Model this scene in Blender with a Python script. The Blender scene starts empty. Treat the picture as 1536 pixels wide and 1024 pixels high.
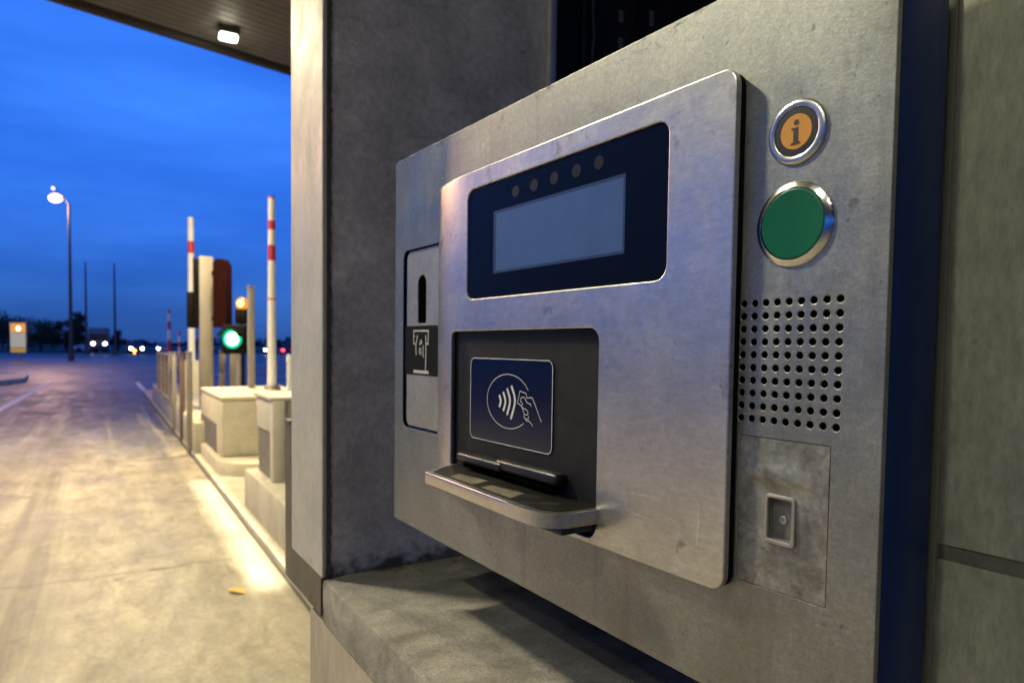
import bpy, bmesh, math, random
from mathutils import Vector, Matrix
random.seed(7)
R = math.radians
scene = bpy.context.scene
COL = scene.collection
PI = math.pi

# ------------------------------------------------------------------ helpers
def tag(o, label=None, cat=None, group=None, kind=None):
    if label: o['label'] = label
    if cat: o['category'] = cat
    if group: o['group'] = group
    if kind: o['kind'] = kind
    return o

def empty(name, loc=(0, 0, 0), rz=0.0, **k):
    o = bpy.data.objects.new(name, None)
    o.empty_display_size = 0.1
    COL.objects.link(o)
    o.location = loc
    o.rotation_euler = (0, 0, rz)
    return tag(o, **k)

def link(name, me, mat, parent=None, angle=None):
    o = bpy.data.objects.new(name, me)
    COL.objects.link(o)
    if mat:
        if me.materials: me.materials.clear()
        for m in (mat if isinstance(mat, (list, tuple)) else [mat]):
            me.materials.append(m)
    if angle is not None:
        for p in me.polygons: p.use_smooth = True
        me.set_sharp_from_angle(angle=R(angle))
    if parent: o.parent = parent
    return o

class MB:
    """collects shapes for ONE mesh object"""
    def __init__(s): s.bm = bmesh.new(); s.mi = 0
    def _mark(s, faces):
        for f in faces: f.material_index = s.mi
    def box(s, x0, x1, y0, y1, z0, z1, bev=0.0, seg=2):
        b = bmesh.new()
        bmesh.ops.create_cube(b, size=1.0)
        for v in b.verts:
            v.co = Vector((x0 + (v.co.x + .5) * (x1 - x0), y0 + (v.co.y + .5) * (y1 - y0), z0 + (v.co.z + .5) * (z1 - z0)))
        if bev: bmesh.ops.bevel(b, geom=b.edges[:], offset=bev, segments=seg, profile=.5, affect='EDGES')
        return s.add(b)
    def add(s, b, M=None):
        vm = {}
        for v in b.verts: vm[v] = s.bm.verts.new(M @ v.co if M else v.co)
        for f in b.faces:
            try:
                g = s.bm.faces.new([vm[v] for v in f.verts]); g.material_index = s.mi; g.smooth = f.smooth
            except ValueError: pass
        b.free(); return s
    def tube(s, p0, p1, r0, r1=None, n=16, cap=True):
        p0, p1 = Vector(p0), Vector(p1); r1 = r0 if r1 is None else r1
        d = (p1 - p0); q = d.to_track_quat('Z', 'Y')
        A = []; B = []
        for i in range(n):
            a = 2 * PI * i / n; c = Vector((math.cos(a), math.sin(a), 0))
            A.append(s.bm.verts.new(p0 + q @ (c * r0))); B.append(s.bm.verts.new(p1 + q @ (c * r1)))
        fs = [s.bm.faces.new((A[i], A[(i + 1) % n], B[(i + 1) % n], B[i])) for i in range(n)]
        if cap: fs += [s.bm.faces.new(A[::-1]), s.bm.faces.new(B)]
        s._mark(fs); return s
    def path(s, pts, r, n=10):
        for a, b in zip(pts, pts[1:]): s.tube(a, b, r, n=n)
        return s
    def lathe(s, prof, M, n=48):
        """prof = [(radius, height)] about local Z, placed by M; radius 0 closes"""
        rings = []
        for r, h in prof:
            if r <= 1e-7: rings.append([s.bm.verts.new(M @ Vector((0, 0, h)))])
            else: rings.append([s.bm.verts.new(M @ Vector((r * math.cos(2 * PI * i / n), r * math.sin(2 * PI * i / n), h))) for i in range(n)])
        fs = []
        for a, b in zip(rings, rings[1:]):
            for i in range(n):
                j = (i + 1) % n
                q = [a[i % len(a)], a[j % len(a)], b[j % len(b)], b[i % len(b)]]
                q = list(dict.fromkeys(q))
                if len(q) > 2: fs.append(s.bm.faces.new(q))
        s._mark(fs); return s
    def ball(s, c, r, sc=(1, 1, 1), n=16):
        b = bmesh.new(); bmesh.ops.create_uvsphere(b, u_segments=n, v_segments=max(6, n // 2), radius=1)
        return s.add(b, Matrix.Translation(c) @ Matrix.Diagonal((r * sc[0], r * sc[1], r * sc[2], 1)))
    def prism(s, pts, z0, z1, bev=0.0, M=None):
        """closed XY outline (anticlockwise) extruded from z0 to z1"""
        b = bmesh.new()
        A = [b.verts.new((x, y, z0)) for x, y in pts]; B = [b.verts.new((x, y, z1)) for x, y in pts]
        n = len(pts)
        for i in range(n): b.faces.new((A[i], A[(i + 1) % n], B[(i + 1) % n], B[i]))
        b.faces.new(A[::-1]); b.faces.new(B)
        if bev:
            bmesh.ops.bevel(b, geom=[e for e in b.edges if (e.verts[0].co.z == z1) == (e.verts[1].co.z == z1)], offset=bev, segments=2, profile=.5, affect='EDGES')
        return s.add(b, M)
    def build(s, name, mat, parent=None, angle=None):
        bmesh.ops.recalc_face_normals(s.bm, faces=s.bm.faces)
        me = bpy.data.meshes.new(name); s.bm.to_mesh(me); s.bm.free()
        return link(name, me, mat, parent, angle)

def rrect(x0, x1, z0, z1, r=0.0, n=6, rs=None):
    rs = rs or (r, r, r, r)          # bottom-left, bottom-right, top-right, top-left
    out = []
    for (cx, cz, a0), q in zip(((x0, z0, 180), (x1, z0, 270), (x1, z1, 0), (x0, z1, 90)), rs):
        sx = 1 if cx == x0 else -1; sz = 1 if cz == z0 else -1
        if q <= 0: out.append((cx, cz)); continue
        for i in range(n + 1):
            a = R(a0 + 90 * i / n)
            out.append((cx + sx * q + q * math.cos(a), cz + sz * q + q * math.sin(a)))
    return out

def ell(cx, cz, rx, rz=None, n=28):
    rz = rx if rz is None else rz
    return [(cx + rx * math.cos(2 * PI * i / n), cz + rz * math.sin(2 * PI * i / n)) for i in range(n)]

def plate_mesh(outline, holes, yf, yb, bev=0.0):
    """flat sheet in the XZ plane with holes; front face at y=yf, back at y=yb"""
    cu = bpy.data.curves.new('sheet', 'CURVE'); cu.dimensions = '2D'; cu.fill_mode = 'BOTH'
    h = (yb - yf) / 2
    cu.extrude = h - bev; cu.bevel_depth = bev; cu.offset = -bev; cu.bevel_resolution = 1
    for pts in [outline] + list(holes):
        sp = cu.splines.new('POLY'); sp.points.add(len(pts) - 1); sp.use_cyclic_u = True
        for p, (x, z) in zip(sp.points, pts): p.co = (x, z, 0, 1)
    ob = bpy.data.objects.new('sheet', cu); COL.objects.link(ob)
    dg = bpy.context.evaluated_depsgraph_get(); dg.update()
    me = bpy.data.meshes.new_from_object(ob.evaluated_get(dg))
    bpy.data.objects.remove(ob); bpy.data.curves.remove(cu)
    ym = (yf + yb) / 2
    for v in me.vertices:
        a, b, c = v.co; v.co = (a, ym - c, b)
    b = bmesh.new(); b.from_mesh(me); bmesh.ops.remove_doubles(b, verts=b.verts, dist=1e-6)
    bmesh.ops.recalc_face_normals(b, faces=b.faces); b.to_mesh(me); b.free()
    return me

def plate(name, outline, holes, yf, yb, mat, parent, bev=0.0, angle=12):
    return link(name, plate_mesh(outline, holes, yf, yb, bev), mat, parent, angle)

def ink(lines, y, parent, mat, name='printed_symbol'):
    """printed line work on a label: [(points, width, closed)] in XZ"""
    bm = bmesh.new()
    for pts, w, closed in lines:
        P = [Vector(p) for p in pts]; n = len(P); L = []
        for i in range(n):
            a = P[i - 1] if (i > 0 or closed) else P[i]; c = P[(i + 1) % n] if (i < n - 1 or closed) else P[i]
            d1 = (P[i] - a); d2 = (c - P[i])
            d1 = d1.normalized() if d1.length > 0 else d2.normalized(); d2 = d2.normalized() if d2.length > 0 else d1
            t = (d1 + d2); t = t.normalized() if t.length > 1e-6 else d1
            m = Vector((-t.y, t.x)); k = min(2.0, 1 / max(.3, m.dot(Vector((-d1.y, d1.x)))))
            L.append((bm.verts.new((P[i].x + m.x * w * k / 2, y, P[i].y + m.y * w * k / 2)), bm.verts.new((P[i].x - m.x * w * k / 2, y, P[i].y - m.y * w * k / 2))))
        for i in range(n if closed else n - 1):
            a, b = L[i], L[(i + 1) % n]; bm.faces.new((a[0], b[0], b[1], a[1]))
    me = bpy.data.meshes.new(name); bm.to_mesh(me); bm.free()
    return link(name, me, mat, parent)

def smooth_pts(pts, k=6):
    P = [Vector(p) for p in pts]; out = []
    for i in range(len(P) - 1):
        p0 = P[max(i - 1, 0)]; p1 = P[i]; p2 = P[i + 1]; p3 = P[min(i + 2, len(P) - 1)]
        for j in range(k):
            t = j / k
            out.append(tuple(.5 * ((2 * p1) + (p2 - p0) * t + (2 * p0 - 5 * p1 + 4 * p2 - p3) * t * t + (3 * p1 - p0 - 3 * p2 + p3) * t ** 3)))
    out.append(tuple(P[-1])); return out

# ------------------------------------------------------------------ materials
class NT:
    def __init__(s, name):
        s.m = bpy.data.materials.new(name); s.m.use_nodes = True
        s.t = s.m.node_tree; s.b = s.t.nodes['Principled BSDF']; s.n = s.t.nodes; s.l = s.t.links
        s.tc = s.n.new('ShaderNodeTexCoord')
    def noise(s, scale, detail=6, rough=.6, stretch=(1, 1, 1), dist=0.0):
        mp = s.n.new('ShaderNodeMapping'); mp.inputs['Scale'].default_value = stretch
        s.l.new(s.tc.outputs['Object'], mp.inputs[0])
        n = s.n.new('ShaderNodeTexNoise'); n.inputs['Scale'].default_value = scale; n.inputs['Detail'].default_value = detail
        n.inputs['Roughness'].default_value = rough; n.inputs['Distortion'].default_value = dist
        s.l.new(mp.outputs[0], n.inputs['Vector']); return n.outputs['Fac']
    def ramp(s, src, stops):
        r = s.n.new('ShaderNodeValToRGB'); e = r.color_ramp.elements
        while len(e) > 1: e.remove(e[-1])
        for i, (p, c) in enumerate(stops):
            q = e[0] if i == 0 else e.new(p)
            q.position = p; q.color = (c, c, c, 1) if isinstance(c, (int, float)) else (*c, 1)
        s.l.new(src, r.inputs[0]); return r.outputs[0]
    def mix(s, a, b, fac, mode='MIX'):
        m = s.n.new('ShaderNodeMix'); m.data_type = 'RGBA'; m.blend_type = mode
        for i, v in ((0, fac), (6, a), (7, b)):
            sock = m.inputs[i]
            if hasattr(v, 'links'): s.l.new(v, sock)
            elif isinstance(v, (int, float)): sock.default_value = v if i == 0 else (v, v, v, 1)
            else: sock.default_value = (*v, 1)
        return m.outputs[2]
    def math(s, op, a, b=0.0):
        m = s.n.new('ShaderNodeMath'); m.operation = op
        for sock, v in zip(m.inputs, (a, b)):
            if hasattr(v, 'links'): s.l.new(v, sock)
            else: sock.default_value = v
        return m.outputs[0]
    def set(s, **k):
        for key, v in k.items():
            sock = s.b.inputs[{'base': 'Base Color', 'rough': 'Roughness', 'metal': 'Metallic', 'spec': 'Specular IOR Level', 'coat': 'Coat Weight', 'aniso': 'Anisotropic', 'anirot': 'Anisotropic Rotation'}.get(key, key)]
            if hasattr(v, 'links'): s.l.new(v, sock)
            else: sock.default_value = (*v, 1) if isinstance(v, tuple) and len(v) == 3 else v
        return s
    def bump(s, h, strength, dist=.001, prev=None):
        b = s.n.new('ShaderNodeBump'); b.inputs['Strength'].default_value = strength; b.inputs['Distance'].default_value = dist
        s.l.new(h, b.inputs['Height'])
        if prev: s.l.new(prev, b.inputs['Normal'])
        s.l.new(b.outputs[0], s.b.inputs['Normal']); return b.outputs[0]

def sc3(c, k): return tuple(x * k for x in c)

def surf(name, base, rough=.6, metal=0.0, var=.25, scale=6.0, fine=120.0, bump=.15, bdist=.001, stretch=(1, 1, 1), spots=0.0, spot_scale=30., rvar=.12, stain=None, **kw):
    """weathered surface: broad blotches + fine mottling + dark specks"""
    t = NT(name)
    a = t.ramp(t.noise(scale, 5, .65, stretch, .4), [(.25, 1 - var), (.75, 1 + var * .6)])
    f = t.ramp(t.noise(fine, 3, .7, stretch), [(.3, 1 - var * .5), (.7, 1 + var * .4)])
    c = t.mix(base, a, 1.0, 'MULTIPLY'); c = t.mix(c, f, 1.0, 'MULTIPLY')
    if stain:
        k = t.ramp(t.noise(scale * .6, 7, .7, stretch, 1.0), [(.5, 0.0), (.72, 1.0)])
        c = t.mix(c, stain, t.math('MULTIPLY', k, .75))
    if spots:
        k = t.ramp(t.noise(spot_scale, 4, .6), [(.64, 0.0), (.74, 1.0)])
        c = t.mix(c, sc3(base, .3), t.math('MULTIPLY', k, spots))
    r = t.ramp(t.noise(scale * 2.3, 5, .7, stretch), [(.3, max(.02, rough - rvar)), (.7, min(1, rough + rvar))])
    t.set(base=c, rough=r, metal=metal, **kw)
    if bump: t.bump(t.noise(fine * 1.7, 4, .7, stretch), bump, bdist)
    return t.m

def plain(name, base, rough=.5, metal=0.0, **kw):
    t = NT(name); t.set(base=t.mix(sc3(base, .85), sc3(base, 1.12), t.noise(40, 4)), rough=rough, metal=metal, **kw)
    return t.m

def glow(name, col, strength):
    t = NT(name); t.set(base=(.02, .02, .02), rough=.4)
    t.b.inputs['Emission Color'].default_value = (*col, 1); t.b.inputs['Emission Strength'].default_value = strength
    return t.m

M = {}
# machine
def panel_steel():
    t = NT('blasted_steel')
    a = t.ramp(t.noise(6, 7, .66, (1, 1, 1.0), .8), [(.3, .8), (.7, 1.16)])
    f = t.ramp(t.noise(170, 5, .8), [(.32, .81), (.68, 1.17)])
    g = t.ramp(t.noise(420, 3, .8), [(.3, .82), (.7, 1.16)])
    c = t.mix((.345, .35, .315), a, 1.0, 'MULTIPLY'); c = t.mix(c, f, 1.0, 'MULTIPLY'); c = t.mix(c, g, 1.0, 'MULTIPLY')
    spots = t.ramp(t.noise(38, 4, .55, (1, 1, 1)), [(.66, 0.0), (.73, 1.0)])
    c = t.mix(c, (.1, .09, .075), t.math('MULTIPLY', spots, .55))
    streak = t.ramp(t.noise(24, 5, .65, (1, 1, .07)), [(.55, 0.0), (.75, 1.0)])
    c = t.mix(c, (.19, .175, .145), t.math('MULTIPLY', streak, .55))
    speck = t.ramp(t.noise(140, 2, .5, (1, 1, .7)), [(.70, 0.0), (.75, 1.0)])
    c = t.mix(c, (.09, .085, .07), t.math('MULTIPLY', speck, .5))
    rub = t.ramp(t.noise(3.6, 8, .74, (1, 1, .8), 1.2), [(.5, 0.0), (.7, 1.0)])
    c = t.mix(c, (.2, .195, .165), t.math('MULTIPLY', rub, .5))
    # chipped coating and grime along the top edge of the sheet
    sp_ = t.n.new('ShaderNodeSeparateXYZ'); t.l.new(t.tc.outputs['Object'], sp_.inputs[0])
    near = t.ramp(sp_.outputs[2], [(.162, 0.0), (.183, 1.0)])
    chips = t.ramp(t.noise(55, 6, .75, (1, 1, 2.2), .8), [(.56, 0.0), (.60, 1.0)])
    c = t.mix(c, (.05, .045, .04), t.math('MULTIPLY', t.math('MULTIPLY', near, chips), .8))
    hair = t.ramp(t.noise(150, 3, .6, (.07, 1, 1), .3), [(.70, 0.0), (.76, 1.0)])
    c = t.mix(c, (.6, .58, .53), t.math('MULTIPLY', hair, .35))
    r = t.ramp(t.noise(16, 7, .75, (1, 1, 1), .5), [(.3, .36), (.7, .52)])
    t.set(base=c, rough=r, metal=.85)
    t.bump(t.noise(500, 3, .75), .3, .0006, t.bump(t.noise(5, 2, .5), .18, .002))
    return t.m
M['panel'] = panel_steel()
def brushed(name, base, rough, stretch, var=.12, spots=.3, metal=1.0):
    t = NT(name)
    g = t.ramp(t.noise(260, 4, .8, stretch), [(.3, 1 - var), (.7, 1 + var)])
    b = t.ramp(t.noise(8, 7, .68, (1, 1, 1), .9), [(.3, .84), (.7, 1.1)])
    m = t.ramp(t.noise(130, 5, .8), [(.32, .88), (.68, 1.1)])
    c = t.mix(t.mix(t.mix(base, g, 1.0, 'MULTIPLY'), b, 1.0, 'MULTIPLY'), m, 1.0, 'MULTIPLY')
    sp = t.ramp(t.noise(33, 4, .55), [(.65, 0.0), (.73, 1.0)])
    c = t.mix(c, (.13, .12, .11), t.math('MULTIPLY', sp, spots))
    r = t.ramp(t.noise(17, 6, .7, (1, 1, 1), .5), [(.3, rough - .04), (.7, rough + .05)])
    # fine hairline scratches in two directions
    s1 = t.ramp(t.noise(210, 3, .6, (.06, 1, 1)), [(.68, 0.0), (.74, 1.0)])
    s2 = t.ramp(t.noise(230, 3, .6, (1, 1, .05)), [(.70, 0.0), (.76, 1.0)])
    sc_ = t.math('MAXIMUM', s1, s2)
    c = t.mix(c, sc3(base, 1.35), t.math('MULTIPLY', sc_, .5))
    r = t.math('SUBTRACT', r, t.math('MULTIPLY', sc_, .1))
    t.set(base=c, rough=r, metal=metal)
    t.bump(t.noise(420, 3, .75), .16, .0004)
    return t.m
M['bezel'] = brushed('brushed_steel', (.62, .595, .545), .33, (.25, 1, 1), .12, .6, .88)
M['slot_steel'] = brushed('worn_slot_steel', (.47, .44, .38), .45, (1, 1, .3), .14, .6, .7)
M['shelf_metal'] = brushed('shelf_steel', (.6, .58, .55), .3, (.06, 1, 1), .1, .5)
M['chrome'] = brushed('ring_chrome', (.66, .66, .66), .17, (1, 1, 1), .04, .0)
M['ring'] = brushed('satin_ring', (.6, .6, .6), .3, (1, 1, 1), .05, .0)
M['door_metal'] = surf('service_door_steel', (.36, .35, .305), .52, .7, .55, 38, 190, .25, .0006, spots=.7, spot_scale=60, stain=(.15, .135, .105))
M['blue'] = surf('navy_paint', (.007, .033, .145), .5, 0, .25, 9, 90, .1, .0005, (1, 1, .1), stain=(.016, .045, .16), spec=.15)
def black_glass():
    t = NT('black_display_glass')
    s = t.ramp(t.noise(60, 5, .7, (.12, 1, 1)), [(.6, .12), (.78, .34)])
    t.set(base=(.004, .005, .009), rough=s, spec=.11, coat=.0); return t.m
M['glass_black'] = black_glass()
M['lcd'] = plain('lcd_grey_blue', (.065, .115, .26), .2)
M['lcd_rim'] = plain('lcd_rim', (.035, .055, .11), .2)
M['window_dot'] = plain('indicator_lens', (.007, .013, .032), .4, spec=.08)
M['recess'] = surf('black_powder_coat', (.009, .009, .0095), .55, 0, .3, 30, 500, .35, .0004, stain=(.016, .0155, .014), spec=.3)
M['sticker'] = plain('dark_blue_label', (.004, .006, .02), .14, spec=.8)
M['icon_black'] = plain('black_label', (.01, .01, .01), .6, spec=.12)
M['ink'] = plain('white_print', (.62, .62, .6), .6)
M['ink_warm'] = plain('cream_print', (.55, .53, .45), .6)
M['rubber'] = plain('black_plastic', (.012, .012, .012), .35)
M['tray'] = surf('worn_black_tray', (.009, .0088, .008), .6, 0, .4, 30, 300, .4, .0008, spots=0, stain=(.06, .052, .04), spec=.12)
M['dark_rubber'] = plain('gasket_rubber', (.006, .006, .0065), .8, spec=.12)
M['dark'] = plain('cavity_shade_black', (.002, .002, .002), .9, spec=0.0)  # flat black that paints in the shade inside holes, slots and seams
M['green'] = plain('green_plastic', (.0, .115, .048), .38, spec=.35)
M['orange'] = plain('orange_plastic', (.72, .33, .055), .35)
M['collar'] = plain('dark_collar', (.03, .03, .028), .4)
M['glyph'] = plain('black_print', (.035, .028, .02), .6)
# booth and islands
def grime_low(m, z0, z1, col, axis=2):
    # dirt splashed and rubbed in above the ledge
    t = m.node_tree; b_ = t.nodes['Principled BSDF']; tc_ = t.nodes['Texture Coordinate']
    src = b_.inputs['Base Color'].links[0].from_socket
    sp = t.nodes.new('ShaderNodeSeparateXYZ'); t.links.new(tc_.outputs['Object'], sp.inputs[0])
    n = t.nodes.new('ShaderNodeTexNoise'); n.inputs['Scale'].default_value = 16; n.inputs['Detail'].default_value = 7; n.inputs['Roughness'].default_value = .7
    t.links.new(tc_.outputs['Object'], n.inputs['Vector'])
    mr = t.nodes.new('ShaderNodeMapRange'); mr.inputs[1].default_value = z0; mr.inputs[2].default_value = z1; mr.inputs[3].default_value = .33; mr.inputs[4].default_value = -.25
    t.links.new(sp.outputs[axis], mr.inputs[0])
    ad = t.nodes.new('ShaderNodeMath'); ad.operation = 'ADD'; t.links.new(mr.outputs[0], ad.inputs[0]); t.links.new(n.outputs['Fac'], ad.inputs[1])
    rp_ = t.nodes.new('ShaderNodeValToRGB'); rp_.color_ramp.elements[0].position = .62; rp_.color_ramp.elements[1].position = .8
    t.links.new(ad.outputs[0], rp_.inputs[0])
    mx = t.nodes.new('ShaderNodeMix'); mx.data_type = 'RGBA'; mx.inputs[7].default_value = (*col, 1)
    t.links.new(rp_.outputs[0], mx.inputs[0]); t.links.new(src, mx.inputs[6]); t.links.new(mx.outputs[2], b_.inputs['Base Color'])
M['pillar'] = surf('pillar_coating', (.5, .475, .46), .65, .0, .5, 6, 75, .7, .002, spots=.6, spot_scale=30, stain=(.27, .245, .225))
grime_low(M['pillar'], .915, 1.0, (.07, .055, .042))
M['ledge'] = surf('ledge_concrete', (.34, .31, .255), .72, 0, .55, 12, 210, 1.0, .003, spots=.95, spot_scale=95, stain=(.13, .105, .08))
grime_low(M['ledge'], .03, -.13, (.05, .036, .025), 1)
M['plinth'] = surf('plinth_metal', (.42, .36, .27), .5, 0, .3, 8, 60, .2, .001, (1, 1, .25), spots=.3)
M['skirt'] = surf('skirt_plate', (.11, .088, .06), .55, .1, .2, 6, 60, .2, .001)
M['edge_dark'] = surf('worn_edge_seal', (.075, .07, .05), .7, 0, .4, 30, 150, .3, .001)
M['wall_green'] = surf('zinc_sheet', (.36, .36, .255), .55, .3, .45, 9, 170, .6, .001, (1, 1, .35), spots=.4, spot_scale=40, stain=(.21, .21, .14))
M['trim_olive'] = surf('olive_trim', (.25, .25, .15), .5, .2, .2, 12, 90, .15, .001)
M['joint_olive'] = surf('joint_olive', (.13, .13, .09), .7, 0, .4, 20, 120, .3, .001)
M['trim'] = surf('frame_aluminium', (.45, .41, .39), .45, .6, .2, 12, 90, .15, .001)
M['booth_glass'] = surf('dark_booth_glass', (.014, .0125, .0105), .35, 0, .5, 5, 60, .05, .001, (1, 1, .15), stain=(.03, .028, .024))
M['smudge'] = plain('dull_grey', (.16, .155, .14), .5)
M['soffit'] = surf('soffit_metal', (.16, .155, .14), .6, .0, .25, 1.5, 18, .15, .003, (1, .12, 1))
M['lamp_body'] = plain('lamp_housing', (.06, .06, .055), .5)
M['lamp_glow'] = glow('lamp_diffuser', (1, .95, .72), 22)
M['concrete'] = surf('island_concrete', (.47, .415, .3), .8, 0, .3, 3, 40, .4, .004, spots=.4, spot_scale=9)
M['concrete_pale'] = surf('painted_concrete', (.62, .54, .37), .75, 0, .22, 4, 40, .3, .003, spots=.3, spot_scale=9)
M['cab'] = surf('cabinet_paint', (.56, .5, .38), .55, 0, .15, 4, 40, .1, .002)
M['cab_low'] = surf('cabinet_base', (.17, .145, .11), .6, 0, .2, 6, 40, .15, .002)
M['steel_post'] = surf('galvanised_post', (.34, .3, .25), .5, .45, .2, 5, 50, .15, .002, (1, 1, .3))
M['brown_post'] = surf('brown_post', (.15, .095, .07), .6, .1, .2, 6, 40, .1, .002)
M['backboard'] = plain('signal_backboard', (.008, .006, .006), .8, spec=.1)
M['sig_red'] = surf('red_brown_housing', (.022, .003, .0025), .85, 0, .4, 6, 40, .1, .002, spec=.08)
M['white_paint'] = surf('white_enamel', (.75, .72, .66), .4, 0, .1, 8, 60, .05, .001)
M['red_paint'] = surf('red_enamel', (.55, .035, .02), .4, 0, .15, 8, 60, .05, .001)
M['green_led'] = glow('green_signal', (.12, 1.0, .45), 22)
M['green_lens'] = glow('green_signal_halo', (.0, .55, .25), 1.4)
M['amber_led'] = glow('amber_signal', (1, .5, .12), 6)
M['white_line'] = surf('road_paint', (.62, .6, .55), .7, 0, .35, 3, 40, .2, .003, spots=.6, spot_scale=8)
M['grass_dark'] = surf('dark_verge', (.03, .035, .02), .9, 0, .4, .3, 6, .5, .03)
M['leaf'] = surf('yellow_leaf', (.62, .36, .02), .6, 0, .2, 60, 200, .2, .001)

def road_concrete():
    t = NT('lane_concrete')
    sp = t.n.new('ShaderNodeSeparateXYZ'); t.l.new(t.tc.outputs['Object'], sp.inputs[0])
    big = t.ramp(t.noise(.55, 6, .65, (1.6, .55, 1), .5), [(.3, .55), (.7, 1.16)])
    mid = t.ramp(t.noise(3.2, 7, .75, (1, .6, 1), .7), [(.28, .6), (.7, 1.2)])
    fine = t.ramp(t.noise(45, 5, .8), [(.3, .72), (.7, 1.16)])
    strk = t.ramp(t.noise(9, 6, .75, (1, .35, 1), .6), [(.3, .66), (.7, 1.2)])
    grit = t.ramp(t.noise(130, 3, .7), [(.58, 0.0), (.68, 1.0)])
    # poured concrete near the machine wears into darker asphalt further down the lane
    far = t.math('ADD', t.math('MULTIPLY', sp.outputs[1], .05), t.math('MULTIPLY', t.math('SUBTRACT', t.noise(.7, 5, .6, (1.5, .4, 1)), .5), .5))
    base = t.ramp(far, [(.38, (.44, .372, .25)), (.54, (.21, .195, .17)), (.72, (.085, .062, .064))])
    c = t.mix(base, big, 1.0, 'MULTIPLY'); c = t.mix(c, mid, 1.0, 'MULTIPLY'); c = t.mix(c, fine, 1.0, 'MULTIPLY'); c = t.mix(c, strk, 1.0, 'MULTIPLY')
    c = t.mix(c, (.07, .06, .045), t.math('MULTIPLY', grit, .35))
    # wheel tracks running down the lane: dark rubber and polished pale bands
    tyre = t.ramp(t.noise(1.15, 5, .6, (1.7, .07, 1), .15), [(.5, 0.0), (.66, 1.0)])
    c = t.mix(c, (.10, .085, .06), t.math('MULTIPLY', tyre, .75))
    pale = t.ramp(t.noise(2.4, 4, .6, (1.5, .05, 1), .1), [(.54, 0.0), (.68, 1.0)])
    c = t.mix(c, (.52, .45, .31), t.math('MULTIPLY', pale, .35))
    cross = t.ramp(t.noise(1.0, 4, .6, (.25, 1.6, 1), .5), [(.58, 0.0), (.72, 1.0)])
    c = t.mix(c, (.12, .1, .075), t.math('MULTIPLY', cross, .55))
    st = t.ramp(t.noise(1.9, 5, .6, (.8, 1, 1), .9), [(.62, 0.0), (.72, 1.0)])
    c = t.mix(c, (.07, .058, .04), t.math('MULTIPLY', st, .6))
    r = t.ramp(t.noise(2.5, 5, .7, (1, .3, 1)), [(.3, .36), (.7, .68)])
    t.set(base=c, rough=r, spec=.4)
    t.bump(t.noise(60, 5, .8), .5, .005, t.bump(t.noise(4, 4, .6), .35, .012)); return t.m
M['lane'] = road_concrete()
def asphalt(name, base):
    t = NT(name)
    big = t.ramp(t.noise(.35, 6, .65, (1.5, .3, 1), .4), [(.3, .6), (.7, 1.3)])
    fine = t.ramp(t.noise(30, 4, .75), [(.3, .75), (.7, 1.25)])
    c = t.mix(t.mix(base, big, 1.0, 'MULTIPLY'), fine, 1.0, 'MULTIPLY')
    r = t.ramp(t.noise(.5, 5, .7, (1.5, .3, 1)), [(.3, .34), (.7, .6)])
    t.set(base=c, rough=r, spec=.5); t.bump(t.noise(70, 4, .75), .4, .004); return t.m
M['asphalt'] = asphalt('road_asphalt', (.085, .07, .072))
M['ground'] = asphalt('yard_asphalt', (.05, .048, .05))

# ------------------------------------------------------------------ camera (24 mm, 1.3 m above the lane)
H = 1.3
def make_camera():
    p, r = R(2.562), R(.7653)
    d = Vector((0, math.cos(p), math.sin(p))); c, s = math.cos(r), math.sin(r)
    D = Vector((c * d.x - s * d.y, s * d.x + c * d.y, d.z))
    fw = Vector((0, 0, 1)) - D * D.z; fw.normalize(); rt = D.cross(fw)
    ax = [Vector((1, 0, 0)), Vector((0, -1, 0)), Vector((0, 0, -1))]
    Mx = Matrix([[rt.dot(a) for a in ax], [fw.dot(a) for a in ax], [-D.dot(a) for a in ax]])
    cam = bpy.data.cameras.new('camera'); o = bpy.data.objects.new('camera', cam); COL.objects.link(o)
    o.matrix_world = Matrix.Translation((0, 0, H)) @ Mx.to_4x4()
    cam.sensor_width = 36; cam.lens = 24; cam.shift_y = 56 / 1536
    cam.clip_start = .02; cam.clip_end = 3000
    cam.dof.use_dof = True; cam.dof.focus_distance = .57; cam.dof.aperture_fstop = 9.0
    scene.camera = o
make_camera()

# ------------------------------------------------------------------ frames
YR = R(30.8)                      # the lane's heading
rp = Vector((math.cos(YR), math.sin(YR), 0)); rr = Vector((-math.sin(YR), math.cos(YR), 0))
def lane_pt(p, s, z=0): return rp * p + rr * s + Vector((0, 0, z))

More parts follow.
